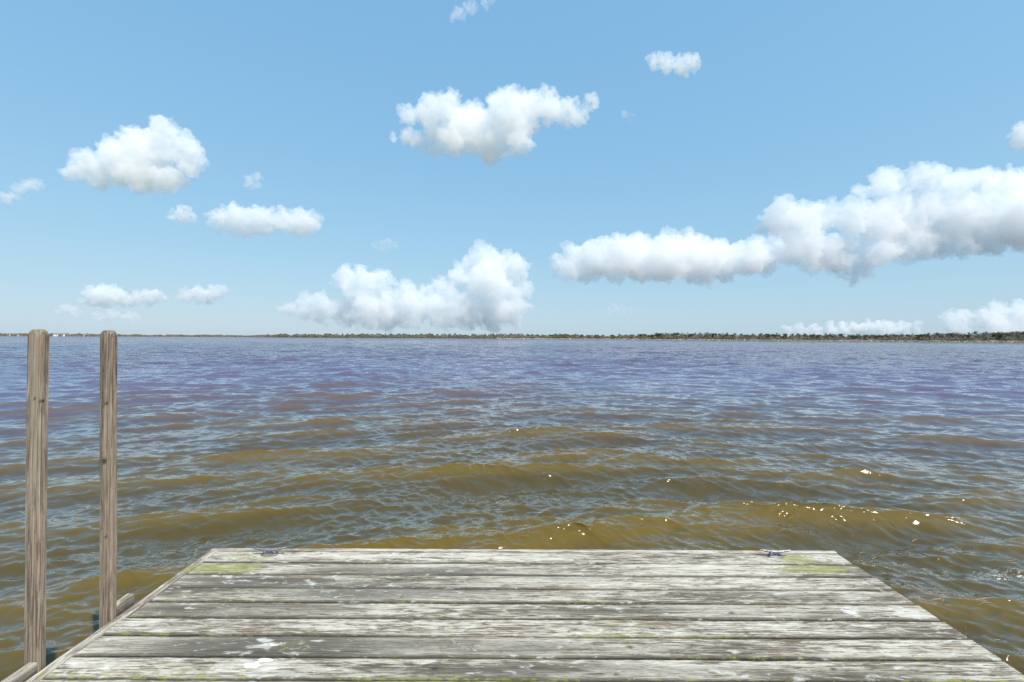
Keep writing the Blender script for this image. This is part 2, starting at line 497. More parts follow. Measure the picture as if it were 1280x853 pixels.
def tube(path, radii, n=12):
    vs_, fs = [], []
    m = len(path)
    for i, (p, r) in enumerate(zip(path, radii)):
        p = Vector(p)
        d = (Vector(path[min(i + 1, m - 1)]) - Vector(path[max(i - 1, 0)])).normalized()
        s = d.cross(Vector((0, 1, 0)))
        s.normalize()
        t_ = s.cross(d).normalized()
        for k in range(n):
            a = 2 * math.pi * k / n
            v = p + s * (r * math.cos(a)) + t_ * (r * 1.15 * math.sin(a))
            vs_.append(v)
    for i in range(m - 1):
        for k in range(n):
            fs.append((i * n + k, i * n + (k + 1) % n, (i + 1) * n + (k + 1) % n, (i + 1) * n + k))
    fs.append(tuple(range(n))[::-1]); fs.append(tuple((m - 1) * n + k for k in range(n)))
    return vs_, fs

def cleat(loc, rz, label):
    r = empty("dock_cleat", loc, rz)
    tag(r, label, "cleat", "mooring cleats on the outer deck board")
    # base plate: rounded oblong
    vs_, fs = [], []
    n = 24
    for z, s in ((0, 1.0), (0.005, 1.0), (0.008, 0.9)):
        for k in range(n):
            a = 2 * math.pi * k / n
            ca, sa = math.cos(a), math.sin(a)
            vs_.append((math.copysign(abs(ca) ** 0.6, ca) * 0.052 * s, math.copysign(abs(sa) ** 0.6, sa) * 0.026 * s, z))
    for q in range(2):
        for k in range(n):
            fs.append((q * n + k, q * n + (k + 1) % n, (q + 1) * n + (k + 1) % n, (q + 1) * n + k))
    fs.append(tuple(2 * n + k for k in range(n)))
    link_mesh("base_plate", vs_, fs, M_GALV, r, smooth=True)
    for sx in (-1, 1):
        v, f = tube([(sx * 0.034, 0, 0.006), (sx * 0.028, 0, 0.018), (sx * 0.024, 0, 0.034)], [0.013, 0.0095, 0.010])
        link_mesh("leg", v, f, M_GALV, r, smooth=True)
        bv = []; bf = []
        for z, rr in ((0.0075, 0.0055), (0.011, 0.005)):
            for k in range(6):
                bv.append((sx * 0.046 + rr * math.cos(k * math.pi / 3) * 0.9, 0.014 * sx + rr * math.sin(k * math.pi / 3), z))
        for k in range(6): bf.append((k, (k + 1) % 6, 6 + (k + 1) % 6, 6 + k))
        bf.append(tuple(range(6, 12)))
        link_mesh("bolt", bv, bf, M_BOLT, r)
    xs = np.linspace(-0.102, 0.102, 21)
    path = [(x, 0, 0.031 + 0.013 * (abs(x) / 0.102) ** 1.7) for x in xs]
    rad = [0.0035 + 0.0075 * (1 - (abs(x) / 0.102) ** 1.5) for x in xs]
    v, f = tube(path, rad)
    link_mesh("horn", v, f, M_GALV, r, smooth=True)
    return r
cleat((-1.583, 3.085, 0.001), D2R(3), "galvanised mooring cleat at the left corner of the deck, by a pale stain")
cleat((1.735, 3.09, 0.001), D2R(-2), "galvanised mooring cleat at the right corner of the deck, by yellow-green algae")

# ------------------------------------------------------------------ water
def shore_D(px):
    xs = [-900, -300, 0, 150, 300, 350, 640, 800, 960, 1280, 1500, 2200]
    ds = [1500, 1650, 1700, 1600, 1350, 1050, 800, 600, 450, 350, 310, 300]
    return np.interp(px, xs, ds)
def shore_r(az):
    """distance to the shore for a compass angle array"""
    a = np.asarray(az, float)
    front = np.abs(a) < D2R(68)
    px = 640 + F * np.tan(np.clip(a, -D2R(68), D2R(68)))
    base = shore_D(px) / np.cos(np.clip(a, -D2R(68), D2R(68)))
    base = np.minimum(base, 1500 + 250 * np.cos(a))
    wob = 1 + 0.012 * np.sin(a * 61) + 0.009 * np.sin(a * 143 + 1) + 0.006 * np.sin(a * 391 + 2)
    back = 300.0
    k = sstep(D2R(62), D2R(100), np.abs(a))
    return (base * (1 - k) + back * k) * wob

comps = []
def octave(l0, l1, n, slope, spread, warp):
    for q in range(n):
        lam = l0 * (l1 / l0) ** ((q + rng.uniform(0, 1)) / n)
        k = 2 * math.pi / lam
        th = rng.normal(0, spread)
        a = slope / k * math.sqrt(2.0 / n) * rng.uniform(0.6, 1.3)
        comps.append((lam, k * math.sin(th), -k * math.cos(th), a, rng.uniform(0, 2 * math.pi), warp))
octave(4.6, 2.6, 8, 0.045, 0.26, 0.8)
octave(2.6, 1.3, 18, 0.130, 0.28, 0.9)
octave(1.3, 0.65, 22, 0.140, 0.34, 0.7)
octave(0.65, 0.33, 26, 0.170, 0.38, 0.5)
octave(0.33, 0.16, 34, 0.180, 0.46, 0.3)
octave(0.16, 0.065, 42, 0.200, 0.55, 0.1)

def waves(x, y, spacing):
    """height and horizontal drift (chop) of the lake surface"""
    h = np.zeros_like(x); dx = np.zeros_like(x); dy = np.zeros_like(x)
    bend = 0.36 * np.sqrt((x - 1.6) ** 2 + 9.0) - 0.05 * x
    gust = 0.85 + 0.22 * np.sin(x * 0.21 + 0.6 * np.sin(y * 0.13)) * np.sin(y * 0.17 + 1.3)
    for lam, kx, ky, a, ph, wp in comps:
        fade = sstep(2.2, 4.5, lam / spacing)
        if not np.any(fade > 0): continue
        p = kx * x + ky * (y + wp * bend) + ph
        kk = math.hypot(kx, ky)
        s, c = np.sin(p), np.cos(p)
        am = a * fade * (gust if lam > 0.3 else 1.0)
        h += am * c
        q = 0.95 if lam > 0.4 else 0.75
        dx -= q * am * kx / kk * s
        dy -= q * am * ky / kk * s
    return h, dx, dy

def build_water(mat):
    fine = np.linspace(-D2R(64), D2R(64), 1060)
    coarse = np.linspace(D2R(64), 2 * math.pi - D2R(64), 122)[1:-1]
    az = np.concatenate([fine, coarse])
    na = len(az)
    nr = 2300
    t = np.linspace(0, 1, nr)
    rr = 1.0 * (3200.0) ** t                # 1 m .. 3200 m (clipped at the shore)
    rs = shore_r(az) + 14.0
    AZ = np.repeat(az[None], nr, 0)
    R = np.minimum(np.repeat(rr[:, None], na, 1), np.repeat(rs[None], nr, 0) + t[:, None] * 2.0)
    keep_rows = int(np.searchsorted(rr, rs.max())) + 2
    R = R[:keep_rows]; AZ = AZ[:keep_rows]; nr = keep_rows
    X = R * np.sin(AZ); Y = R * np.cos(AZ)
    sp = np.maximum(rr[:nr] * (math.log(3200.0) / 2300), 0.004)[:, None] * np.ones((1, na))
    h = np.zeros_like(X); dx = np.zeros_like(X); dy = np.zeros_like(X)
    for r0 in range(0, nr, 100):
        s = slice(r0, r0 + 100)
        h[s], dx[s], dy[s] = waves(X[s], Y[s], sp[s])
    calm = sstep(0.0, 25.0, np.repeat(rs[None], nr, 0) - R) * 0.85 + 0.15
    co = np.stack([X + dx * calm, Y + dy * calm, h * calm], -1).reshape(-1, 3)
    i, j = np.meshgrid(np.arange(nr - 1), np.arange(na), indexing="ij")
    a = (i * na + j).ravel(); b = (i * na + (j + 1) % na).ravel()
    quads = np.stack([a, a + na, b + na, b], -1)
    # middle fan as degenerate-free quads is not needed: a small plain disc closes the hole
    o = np_mesh("water", co, quads, mat, smooth=True)
    bm = bmesh.new(); bm.from_mesh(o.data); bm.verts.ensure_lookup_table()
    bm.faces.new([bm.verts[q] for q in range(na)])
    bm.to_mesh(o.data); bm.free()
    o.location = (0, 0, WATER_Z)
    xf, yf = co[:, 0], co[:, 1]
    foam_glint = np.zeros(len(co))  # drifting foam, plus sparkles painted as white patches behind the deck edge
    for fx, fy, rx, ry, s in ((4.35, 4.05, 0.75, 0.22, 1.0), (3.2, 4.0, 0.8, 0.25, 0.55), (2.55, 3.75, 0.35, 0.25, 0.75),
                              (0.9, 4.6, 0.9, 0.12, 0.55), (1.3, 4.35, 0.5, 0.16, 0.62), (3.9, 3.6, 0.8, 0.2, 0.6), (4.9, 4.3, .5, .2, 0.9), (2.4, 3.3, .2, .3, .5)):
        d = ((xf - fx) / rx) ** 2 + ((yf - fy) / ry) ** 2
        foam_glint = np.maximum(foam_glint, s * np.clip(1.15 - d, 0, 1))
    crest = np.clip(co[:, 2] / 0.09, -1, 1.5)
    fattr(o.data, "foam_glint", np.clip(foam_glint, 0, 1))
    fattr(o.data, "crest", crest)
    return o

def water_material():
    m, t, b = new_mat("lake_water")
    pos = t.new("ShaderNodeNewGeometry").outputs["Position"]
    dist = t.new("ShaderNodeVectorMath", operation="LENGTH")
    t.l.new(pos, dist.inputs[0])
    d = dist.outputs["Value"]
    # tannin-brown shallows over sand near the dock, blue-violet sky reflection tinted into the colour farther out
    far_tint = t.smooth(d, 4.0, 28.0)
    v = t.noise(pos, 0.35, 3, 0.5)
    # light passing through thin crests is painted as golden base colour, troughs darker
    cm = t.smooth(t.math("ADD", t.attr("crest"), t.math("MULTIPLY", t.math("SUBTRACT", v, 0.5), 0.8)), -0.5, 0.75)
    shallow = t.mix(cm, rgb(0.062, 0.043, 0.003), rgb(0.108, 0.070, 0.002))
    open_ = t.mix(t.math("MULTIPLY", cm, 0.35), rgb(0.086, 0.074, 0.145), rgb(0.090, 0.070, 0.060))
    col = t.mix(far_tint, shallow, open_)
    fm = t.attr("foam_glint")
    fn = t.noise(t.vmath("MULTIPLY", pos, (14, 38, 10)), 1.0, 7, 0.75, 1.0)
    fine = t.noise(pos, 60, 3, 0.6)
    fmask = t.smooth(t.math("ADD", t.math("MULTIPLY", fm, 0.32), t.math("ADD", t.math("MULTIPLY", fn, 0.75), t.math("MULTIPLY", fine, 0.25))), 0.84, 0.93)
    fmask = t.math("MULTIPLY", fmask, t.smooth(fm, 0.05, 0.3))
    col = t.mix(t.math("MULTIPLY", fmask, 0.75), col, rgb(0.78, 0.76, 0.70))
    t.l.new(col, b.inputs["Base Color"])
    b.inputs["IOR"].default_value = 1.42
    t.l.new(t.math("ADD", t.math("MULTIPLY", fmask, 0.6), t.smooth(d, 40.0, 400.0, 0.06, 0.30)), b.inputs["Roughness"])
    b.inputs["Specular IOR Level"].default_value = 0.5
    # ripples finer than the modelled waves, far out where the mesh is coarse
    n2 = t.noise(t.vmath("MULTIPLY", pos, (1.1, 2.6, 2.0)), 1.0, 3, 0.55, 0.3)
    far = t.smooth(d, 12.0, 80.0)
    n1 = t.noise(t.vmath("MULTIPLY", pos, (11.0, 24.0, 9.0)), 1.0, 1, 0.5, 0.3)
    near = t.smooth(d, 5.0, 22.0, 0.005, 0.0)
    hgt = t.math("ADD", t.math("MULTIPLY", n2, t.math("MULTIPLY", far, 0.9)), t.math("MULTIPLY", n1, near))
    nrm = t.bump(hgt, 1.0, 1.0)
    t.l.new(nrm, b.inputs["Normal"])
    # clear coat added over the water to strengthen its sky reflection
    b.inputs["Coat Weight"].default_value = 0.7
    b.inputs["Coat IOR"].default_value = 1.42
    b.inputs["Coat Roughness"].default_value = 0.08
    t.l.new(nrm, b.inputs["Coat Normal"])
    return m
M_WATER = water_material()
water = build_water(M_WATER)
tag(water, kind="structure")

# ------------------------------------------------------------------ land beyond the water
def land_material():
    m, t, b = new_mat("marsh_ground")
    pos = t.new("ShaderNodeNewGeometry").outputs["Position"]
    n = t.noise(pos, 0.02, 5, 0.6)
    t.l.new(t.mix(t.smooth(n, 0.4, 0.6), rgb(0.16, 0.13, 0.075), rgb(0.07, 0.085, 0.035)), b.inputs["Base Color"])
    b.inputs["Roughness"].default_value = 0.95
    return m
M_LAND = land_material()
az = np.linspace(-math.pi, math.pi, 721)[:-1]
rs = shore_r(az)
rings = [(-400, -3.0), (-30, -1.6), (0, -0.05), (3, 0.25), (14, 0.45), (60, 0.7), (250, 1.2), (1500, 3.0), (4500, 6.0)]
co, qd = [], []
co.append((0, 0, WATER_Z - 3.2))
ring_co = []
for dr, z in rings:
    r = np.maximum(rs + dr, 40)
    ring_co.append(np.stack([r * np.sin(az), r * np.cos(az), np.full_like(r, WATER_Z + z)], -1))
co = np.concatenate(ring_co)
na = len(az)
i, j = np.meshgrid(np.arange(len(rings) - 1), np.arange(na), indexing="ij")
a = (i * na + j).ravel(); b_ = (i * na + (j + 1) % na).ravel()
land = np_mesh("terrain", co, np.stack([a, a + na, b_ + na, b_], -1), M_LAND)
bm = bmesh.new(); bm.from_mesh(land.data); bm.verts.ensure_lookup_table()
bm.faces.new([bm.verts[q] for q in range(na)])
bm.to_mesh(land.data); bm.free()
tag(land, kind="structure")

# foliage materials -------------------------------------------------
def leaf_mat(name, c0, c1, scale=0.5):
    m, t, b = new_mat(name)
    pos = t.new("ShaderNodeNewGeometry").outputs["Position"]
    rnd = t.new("ShaderNodeObjectInfo").outputs["Random"]
    n = t.noise(pos, scale, 3, 0.6)
    f = t.math("ADD", t.math("MULTIPLY", t.smooth(n, 0.3, 0.7), 0.6), t.math("MULTIPLY", rnd, 0.4))
    t.l.new(t.mix(f, rgb(*c0), rgb(*c1)), b.inputs["Base Color"])
    b.inputs["Roughness"].default_value = 0.8
    b.inputs["Specular IOR Level"].default_value = 0.2
    return m
M_PINE = leaf_mat("pine_needles", (0.07, 0.095, 0.055), (0.12, 0.145, 0.085))
M_OAK = leaf_mat("oak_leaves", (0.050, 0.070, 0.026), (0.11, 0.115, 0.045))
M_BARE = leaf_mat("bare_twigs", (0.15, 0.125, 0.10), (0.24, 0.205, 0.165))
M_REED = leaf_mat("dry_reeds", (0.42, 0.34, 0.22), (0.60, 0.51, 0.36), 0.2)
M_SCRUB = leaf_mat("marsh_scrub", (0.15, 0.135, 0.095), (0.31, 0.26, 0.195), 0.08)
M_BARK = leaf_mat("grey_bark", (0.12, 0.10, 0.085), (0.2, 0.17, 0.14))
M_FAR = leaf_mat("far_wood_leaves", (0.055, 0.075, 0.045), (0.17, 0.165, 0.10), 0.03)

def clump_mesh(name, lobes, n, leaf, seed, mat):
    """many leaf-sized tilted quads spread through a set of ellipsoid lobes"""
    r = np.random.default_rng(seed)
    w = np.array([l[3] * l[4] for l in lobes]); w = w / w.sum()
    ids = r.choice(len(lobes), n, p=w)
    L = np.array(lobes)[ids]
    d = r.normal(size=(n, 3)); d /= np.linalg.norm(d, axis=1)[:, None]
    rad = r.uniform(0.35, 1.0, n) ** 0.6
    c = L[:, :3] + d * rad[:, None] * np.stack([L[:, 3], L[:, 3], L[:, 4]], -1)
    u = r.normal(size=(n, 3)); u /= np.linalg.norm(u, axis=1)[:, None]
    v = np.cross(u, r.normal(size=(n, 3))); v /= np.linalg.norm(v, axis=1)[:, None]
    s = leaf * r.uniform(0.6, 1.4, n)[:, None]
    q = np.stack([c - u * s - v * s * .7, c + u * s - v * s * .6, c + u * s * .8 + v * s * .7, c - u * s * .9 + v * s * .6], 1).reshape(-1, 3)
    quads = np.arange(4 * n).reshape(-1, 4)
    return q, quads

def tree_proto(name, kind, seed):
    r = random.Random(seed)
    root = empty(name, (0, 0, -200))
    H = 1.0
    if kind == "pine":
        lobes = [(r.uniform(-.1, .1), r.uniform(-.1, .1), z, 0.22 * (1.15 - abs(z - 0.52) * 1.5) * r.uniform(.7, 1.2), 0.10) for z in (0.28, 0.42, 0.55, 0.68, 0.8, 0.9)]
        n, leaf, mat, trunk = 230, 0.035, M_PINE, 0.85
    elif kind == "oak":
        lobes = [(r.uniform(-.32, .32), r.uniform(-.3, .3), r.uniform(.28, .78), r.uniform(.16, .26), r.uniform(.12, .2)) for _ in range(9)]
        n, leaf, mat, trunk = 300, 0.045, M_OAK, 0.55
    else:
        lobes = [(r.uniform(-.3, .3), r.uniform(-.3, .3), r.uniform(.3, .82), r.uniform(.12, .22), r.uniform(.12, .2)) for _ in range(9)]
        n, leaf, mat, trunk = 240, 0.03, M_BARE, 0.75
    q, quads = clump_mesh("crown", lobes, n, leaf, seed, mat)
    crown = np_mesh("crown", q, quads, mat, smooth=False)
    crown.parent = root
    # trunk with two or three limbs
    tv, tf = [], []
    def limb(p0, p1, r0, r1):
        b0 = len(tv)
        p0, p1 = Vector(p0), Vector(p1)
        dd = (p1 - p0).normalized(); s = dd.orthogonal().normalized(); t_ = dd.cross(s)
        for p, rr in ((p0, r0), (p1, r1)):
            for k in range(6):
                a = k * math.pi / 3
                tv.append(p + s * rr * math.cos(a) + t_ * rr * math.sin(a))
        for k in range(6): tf.append((b0 + k, b0 + (k + 1) % 6, b0 + 6 + (k + 1) % 6, b0 + 6 + k))
    limb((0, 0, -0.03), (r.uniform(-.03, .03), r.uniform(-.03, .03), trunk), 0.028, 0.012)
    for _ in range(4):
        z = r.uniform(0.3, trunk * 0.9)
        a = r.uniform(0, 6.28)
        limb((0, 0, z), (0.22 * math.cos(a), 0.22 * math.sin(a), z + r.uniform(.1, .22)), 0.012, 0.005)
    tr = link_mesh("trunk", tv, tf, M_BARK, root)
    return root
protos = {k: [tree_proto(nm, k, 100 * s + 7) for s in range(3)] for k, nm in (("pine", "pine_tree"), ("oak", "oak_tree"), ("bare", "bare_tree"))}
used = set()
def place_tree(kind, loc, h, wscale, rz, label, cat, group):
    p = random.choice(protos[kind])
    if p.name not in used:
        used.add(p.name); c = p
    else:
        c = p.copy(); COL.objects.link(c)
        for ch in list(p.children):
            d = ch.copy(); COL.objects.link(d); d.parent = c
    c.location = loc; c.rotation_euler = (0, 0, rz); c.scale = (h * wscale, h * wscale, h)
    tag(c, label, cat, group)
    return c
def shore_pt(px, back):
    az_ = azim(px)
    r = float(shore_r(np.array([az_]))[0]) + back
    return Vector((r * math.sin(az_), r * math.cos(az_), WATER_Z + 0.4)), r * math.cos(az_)

TOP = ([-60, 0, 100, 160, 320, 350, 640, 760, 800, 880, 900, 960, 1100, 1180, 1240, 1280, 1400],
       [417, 416.6, 416.6, 418.2, 418.4, 417.2, 416.6, 418, 416.2, 415.0, 416.2, 416.3, 417.0, 415.0, 413.8, 412.6, 411])
def hzn(px): return 422.3 + 0.0045 * (px - 640)
def tree_h(px, depth):
    return max(2.0, (hzn(px) - np.interp(px, *TOP)) * depth / F + CAM_H - WATER_Z - 0.4)
LBL = {"pine": ("dark green pine in the tree line along the far right shore", "tree", "pines on the far right shore"),
       "oak": ("rounded olive-green tree in the tree line along the far right shore", "tree", "rounded trees on the far right shore"),
       "bare": ("leafless grey-brown tree in the tree line along the far right shore", "tree", "bare trees on the far right shore")}
rt = random.Random(5)
px = 690.0
while px < 1300:
    depth = float(shore_D(px))
    kind = rt.choices(["pine", "oak", "bare"], [0.25, 0.4, 0.35])[0] if px < 1060 else rt.choices(["pine", "oak", "bare"], [0.25, 0.3, 0.45])[0]
    back = rt.uniform(10, 32)
    loc, dep = shore_pt(px, back)
    place_tree(kind, loc, tree_h(px, dep) * rt.uniform(0.62, 0.98), rt.uniform(0.75, 1.15), rt.uniform(0, 6.28), *LBL[kind])
    px += rt.uniform(3.0, 6.2) * (1.0 if px < 1000 else 1.15)
px = 700.0
while px < 1300:
    kind = rt.choices(["pine", "oak", "bare"], [0.35, 0.45, 0.20])[0]
    loc, dep = shore_pt(px, rt.uniform(40, 85))
    place_tree(kind, loc, tree_h(px, dep) * rt.uniform(0.85, 1.05), rt.uniform(0.8, 1.2), rt.uniform(0, 6.28), *LBL[kind])
    px += rt.uniform(6.0, 11.0)
for p_, f_, k_, lb in ((885, 1.22, "bare", "tall bare grey tree sticking up above the middle of the far tree line"),
                       (822, 1.12, "oak", "dark rounded tree standing out in the far tree line, left of the tall bare one")):
    loc, dep = shore_pt(p_, 12)
    place_tree(k_, loc, tree_h(p_, dep) * f_, 1.1, 1.0, lb, "tree", None)
for pl in protos.values():
    for p in pl:
        if p.name not in used:
            for ch in list(p.children): bpy.data.objects.remove(ch)
            bpy.data.objects.remove(p)

# far wood: reads as one mass, one object of many leaf clumps
def far_wood(name, mat, bands, label, cat):
    r = np.random.default_rng(len(name))
    Q = []
    def band(p0, p1, n, b0, b1, hf0, hf1, leafm):
        pxs = r.uniform(p0, p1, n)
        a_ = np.arctan2(pxs - 640, F)
        back = r.uniform(b0, b1, n)
        rad = shore_r(a_) + back
        dep = rad * np.cos(a_)
        top = np.interp(pxs, *TOP)
        lump = 0.75 + 0.25 * vnoise1(pxs * 0.32, 4) + 0.12 * vnoise1(pxs * 1.1, 5)
        H = np.maximum((hzn(pxs) - top) * dep / F + CAM_H - WATER_Z - 0.4, 2.0) * lump
        z = WATER_Z + 0.3 + H * r.uniform(hf0, hf1, n)
        c = np.stack([rad * np.sin(a_), rad * np.cos(a_), z], -1)
        s = (leafm * dep / F)[:, None] * r.uniform(0.6, 1.5, n)[:, None]
        u = r.normal(size=(n, 3)); u /= np.linalg.norm(u, axis=1)[:, None]
        v = np.cross(u, r.normal(size=(n, 3))); v /= np.linalg.norm(v, axis=1)[:, None]
        Q.append(np.stack([c - u * s - v * s * .7, c + u * s - v * s * .6, c + u * s * .8 + v * s * .7, c - u * s * .9 + v * s * .6], 1).reshape(-1, 3))
    for b in bands: band(*b)
    q = np.concatenate(Q)
    o = np_mesh(name, q, np.arange(len(q)).reshape(-1, 4), mat, smooth=False)
    tag(o, label, cat, kind="stuff")
far_wood("far_wood", M_FAR, [(330, 720, 16000, 15, 120, 0.0, 1.0, 0.42), (690, 1420, 24000, 35, 140, 0.0, 0.95, 0.42), (-90, 170, 9000, 20, 120, 0.0, 1.0, 0.35)],
         "low green wood along the far shore", "wood")
far_wood("shore_brush", M_SCRUB, [(330, 720, 9000, 8, 16, 0.0, 0.62, 0.40), (690, 1420, 26000, 6, 14, 0.0, 0.62, 0.40)],
         "grey-brown brush in front of the far tree line", "brush")
def strip(name, mat, p0, p1, n, b0, b1, h0, h1, leafm, label, cat, seed):
    r = np.random.default_rng(seed)
    pxs = r.uniform(p0, p1, n)
    a_ = np.arctan2(pxs - 640, F)
    rad = shore_r(a_) + r.uniform(b0, b1, n)
    dep = rad * np.cos(a_)
    hh = r.uniform(h0, h1, n) * (1 + 0.3 * vnoise1(pxs * 0.2, seed))
    base = np.stack([rad * np.sin(a_), rad * np.cos(a_), np.full(n, WATER_Z - 0.05)], -1)
    th = r.uniform(0, math.pi, n)
    s = (leafm * dep / F)
    u = np.stack([np.cos(th) * s, np.sin(th) * s, np.zeros(n)], -1)
    tp = base + np.stack([r.normal(0, .15, n), r.normal(0, .15, n), hh], -1)
    q = np.stack([base - u, base + u, tp + u * .6, tp - u * .6], 1).reshape(-1, 3)
    o = np_mesh(name, q, np.arange(4 * n).reshape(-1, 4), mat, smooth=False)
    tag(o, label, cat, kind="stuff")
strip("marsh_reeds", M_REED, 620, 1420, 14000, -3, 6, 0.5, 1.5, 0.5, "pale dry reeds along the water's edge of the right shore", "reeds", 21)
strip("marsh_scrub", M_SCRUB, -90, 345, 14000, 0, 30, 2.0, 6.0, 0.45, "brown marsh scrub along the far left shore", "scrub", 22)

# small white houses on the far left shore
M_WALL, _t, _b = new_mat("white_paint"); _b.inputs["Base Color"].default_value = rgb(0.72, 0.71, 0.68); _b.inputs["Roughness"].default_value = 0.7
_n = _t.noise(_t.new("ShaderNodeTexCoord").outputs["Object"], 0.8, 4); _t.l.new(_t.mix(_n, rgb(0.66, 0.65, 0.62), rgb(0.78, 0.77, 0.75)), _b.inputs["Base Color"])
M_ROOF, _t, _b = new_mat("grey_roof"); _b.inputs["Roughness"].default_value = 0.8
_n = _t.noise(_t.new("ShaderNodeTexCoord").outputs["Object"], 1.5, 4); _t.l.new(_t.mix(_n, rgb(0.12, 0.115, 0.12), rgb(0.2, 0.19, 0.19)), _b.inputs["Base Color"])
M_WIN, _t, _b = new_mat("dark_window"); _b.inputs["Roughness"].default_value = 0.1
_n = _t.noise(_t.new("ShaderNodeTexCoord").outputs["Object"], 0.5, 2); _t.l.new(_t.mix(_n, rgb(0.02, 0.025, 0.03), rgb(0.05, 0.055, 0.06)), _b.inputs["Base Color"])
def box_vf(x0, x1, y0, y1, z0, z1):
    return ([(x0, y0, z0), (x1, y0, z0), (x1, y1, z0), (x0, y1, z0), (x0, y0, z1), (x1, y0, z1), (x1, y1, z1), (x0, y1, z1)],
            [(0, 3, 2, 1), (4, 5, 6, 7), (0, 1, 5, 4), (1, 2, 6, 5), (2, 3, 7, 6), (3, 0, 4, 7)])
def house(px, back, w, h, rz, label):
    loc, dep = shore_pt(px, back)
    loc.z = WATER_Z + 0.3
    r = empty("house", loc, -azim(px) + rz)
    tag(r, label, "house", "white houses on the far left shore")
    v, f = box_vf(-w / 2, w / 2, -4, 4, 0, h)
    link_mesh("wall", v, f, M_WALL, r)
    e = 0.6; rh = 2.4
    v = [(-w / 2 - e, -4 - e, h + .01), (w / 2 + e, -4 - e, h + .01), (w / 2 + e, 4 + e, h + .01), (-w / 2 - e, 4 + e, h + .01), (-w / 2 - e, 0, h + rh), (w / 2 + e, 0, h + rh)]
    link_mesh("roof", v, [(0, 1, 5, 4), (2, 3, 4, 5), (1, 2, 5), (3, 0, 4), (0, 3, 2, 1)], M_ROOF, r)
    for k in range(int(w // 4)):
        xx = -w / 2 + 2 + k * 4
        v, f = box_vf(xx - .6, xx + .6, -4.05, -4.0, h * .35, h * .75)
        link_mesh("window", v, f, M_WIN, r)
house(17, 14, 16, 4.5, 0.2, "small white house on the far shore, left of the nearer post")
house(74, 12, 22, 5.5, -0.1, "widest white house on the far shore, between the two wooden posts")
house(86, 20, 10, 4.0, 0.3, "small white house just right of the widest one, between the two wooden posts")
house(108, 16, 12, 4.2, 0.0, "low white house on the far shore, just left of the second wooden post")

# ------------------------------------------------------------------ floating reed bits
def floaters():
    r = random.Random(9)
    vs_, fs = [], []
    spots = [(4.0, 4.6, 1.3, 0.6, 55), (3.1, 3.6, 0.7, 0.45, 45), (4.6, 3.6, 0.7, 0.5, 22), (3.4, 5.3, 0.6, 0.4, 16), (0.7, 4.5, 1.2, 0.2, 5), (-2.7, 2.9, 0.25, 0.4, 5), (-2.35, 2.45, .15, .25, 6)]
    items = []
    for cx, cy, sx, sy, n in spots:
        for _ in range(n):
            items.append((r.gauss(cx, sx), r.gauss(cy, sy), r.uniform(0, math.pi), 0.03 + 0.13 * r.random() ** 2))
    for x, y, th, L in items:
        if -2.05 < x < 2.25 and y < 3.3: continue
        pts = []
        curve = r.uniform(-0.2, 0.2)
        for q in (-0.5, -0.17, 0.17, 0.5):
            a = th + curve * q
            pts.append((x + q * L * math.cos(a), y + q * L * math.sin(a)))
        P = np.array(pts)
        h, dx, dy = waves(P[:, 0], P[:, 1], np.full(4, 0.02))
        b0 = len(vs_)
        w = r.uniform(0.0012, 0.0028)
        for (xx, yy), hh, ddx, ddy in zip(pts, h, dx, dy):
            for k in range(4):
                a = k * math.pi / 2
                vs_.append((xx + ddx - math.sin(th) * w * math.cos(a), yy + ddy + math.cos(th) * w * math.cos(a), WATER_Z + hh + 0.003 + w * math.sin(a)))
        for s in range(3):
            for k in range(4):
                fs.append((b0 + s * 4 + k, b0 + s * 4 + (k + 1) % 4, b0 + s * 4 + 4 + (k + 1) % 4, b0 + s * 4 + 4 + k))
    m, t, b = new_mat("floating_straw")
    n = t.noise(t.new("ShaderNodeTexCoord").outputs["Object"], 3.0, 3)
    t.l.new(t.mix(t.smooth(n, .35, .65), rgb(0.14, 0.065, 0.02), rgb(0.34, 0.23, 0.10)), b.inputs["Base Color"])
    b.inputs["Roughness"].default_value = 0.6
    o = link_mesh("floating_debris", vs_, fs, m)
    tag(o, "brown bits of dead reed drifting on the water beside the dock", "debris", kind="stuff")
floaters()
# dark water plant at the foot of the nearer post
def sprig(x, y, label):
    r = random.Random(int(x * 100))
    root = []
    vs_, fs = [], []
    for _ in range(9):
        a = r.uniform(0, 6.28); L = r.uniform(0.1, 0.3)
        pts = [Vector((0, 0, -0.1))]
        for s in range(4):
            q = (s + 1) / 4
            pts.append(Vector((math.cos(a) * 0.08 * q * q, math.sin(a) * 0.08 * q * q, L * q)))
        v, f = tube([tuple(p) for p in pts], [0.003, 0.003, 0.0025, 0.002, 0.0008], 5)
        b0 = len(vs_); vs_ += v; fs += [tuple(i + b0 for i in ff) for ff in f]
    m, t, b = new_mat("dark_stem")
    n = t.noise(t.new("ShaderNodeTexCoord").outputs["Object"], 20, 3)
    t.l.new(t.mix(n, rgb(0.03, 0.03, 0.018), rgb(0.09, 0.07, 0.03)), b.inputs["Base Color"])
    o = link_mesh("water_plant", vs_, fs, m, loc=(x, y, WATER_Z))
    tag(o, label, "plant")
sprig(-2.42, 2.46, "dark spindly water plant sprouting just behind the nearer wooden post")
sprig(-3.02, 2.35, "dark spindly water plant at the left edge, left of the nearer wooden post")

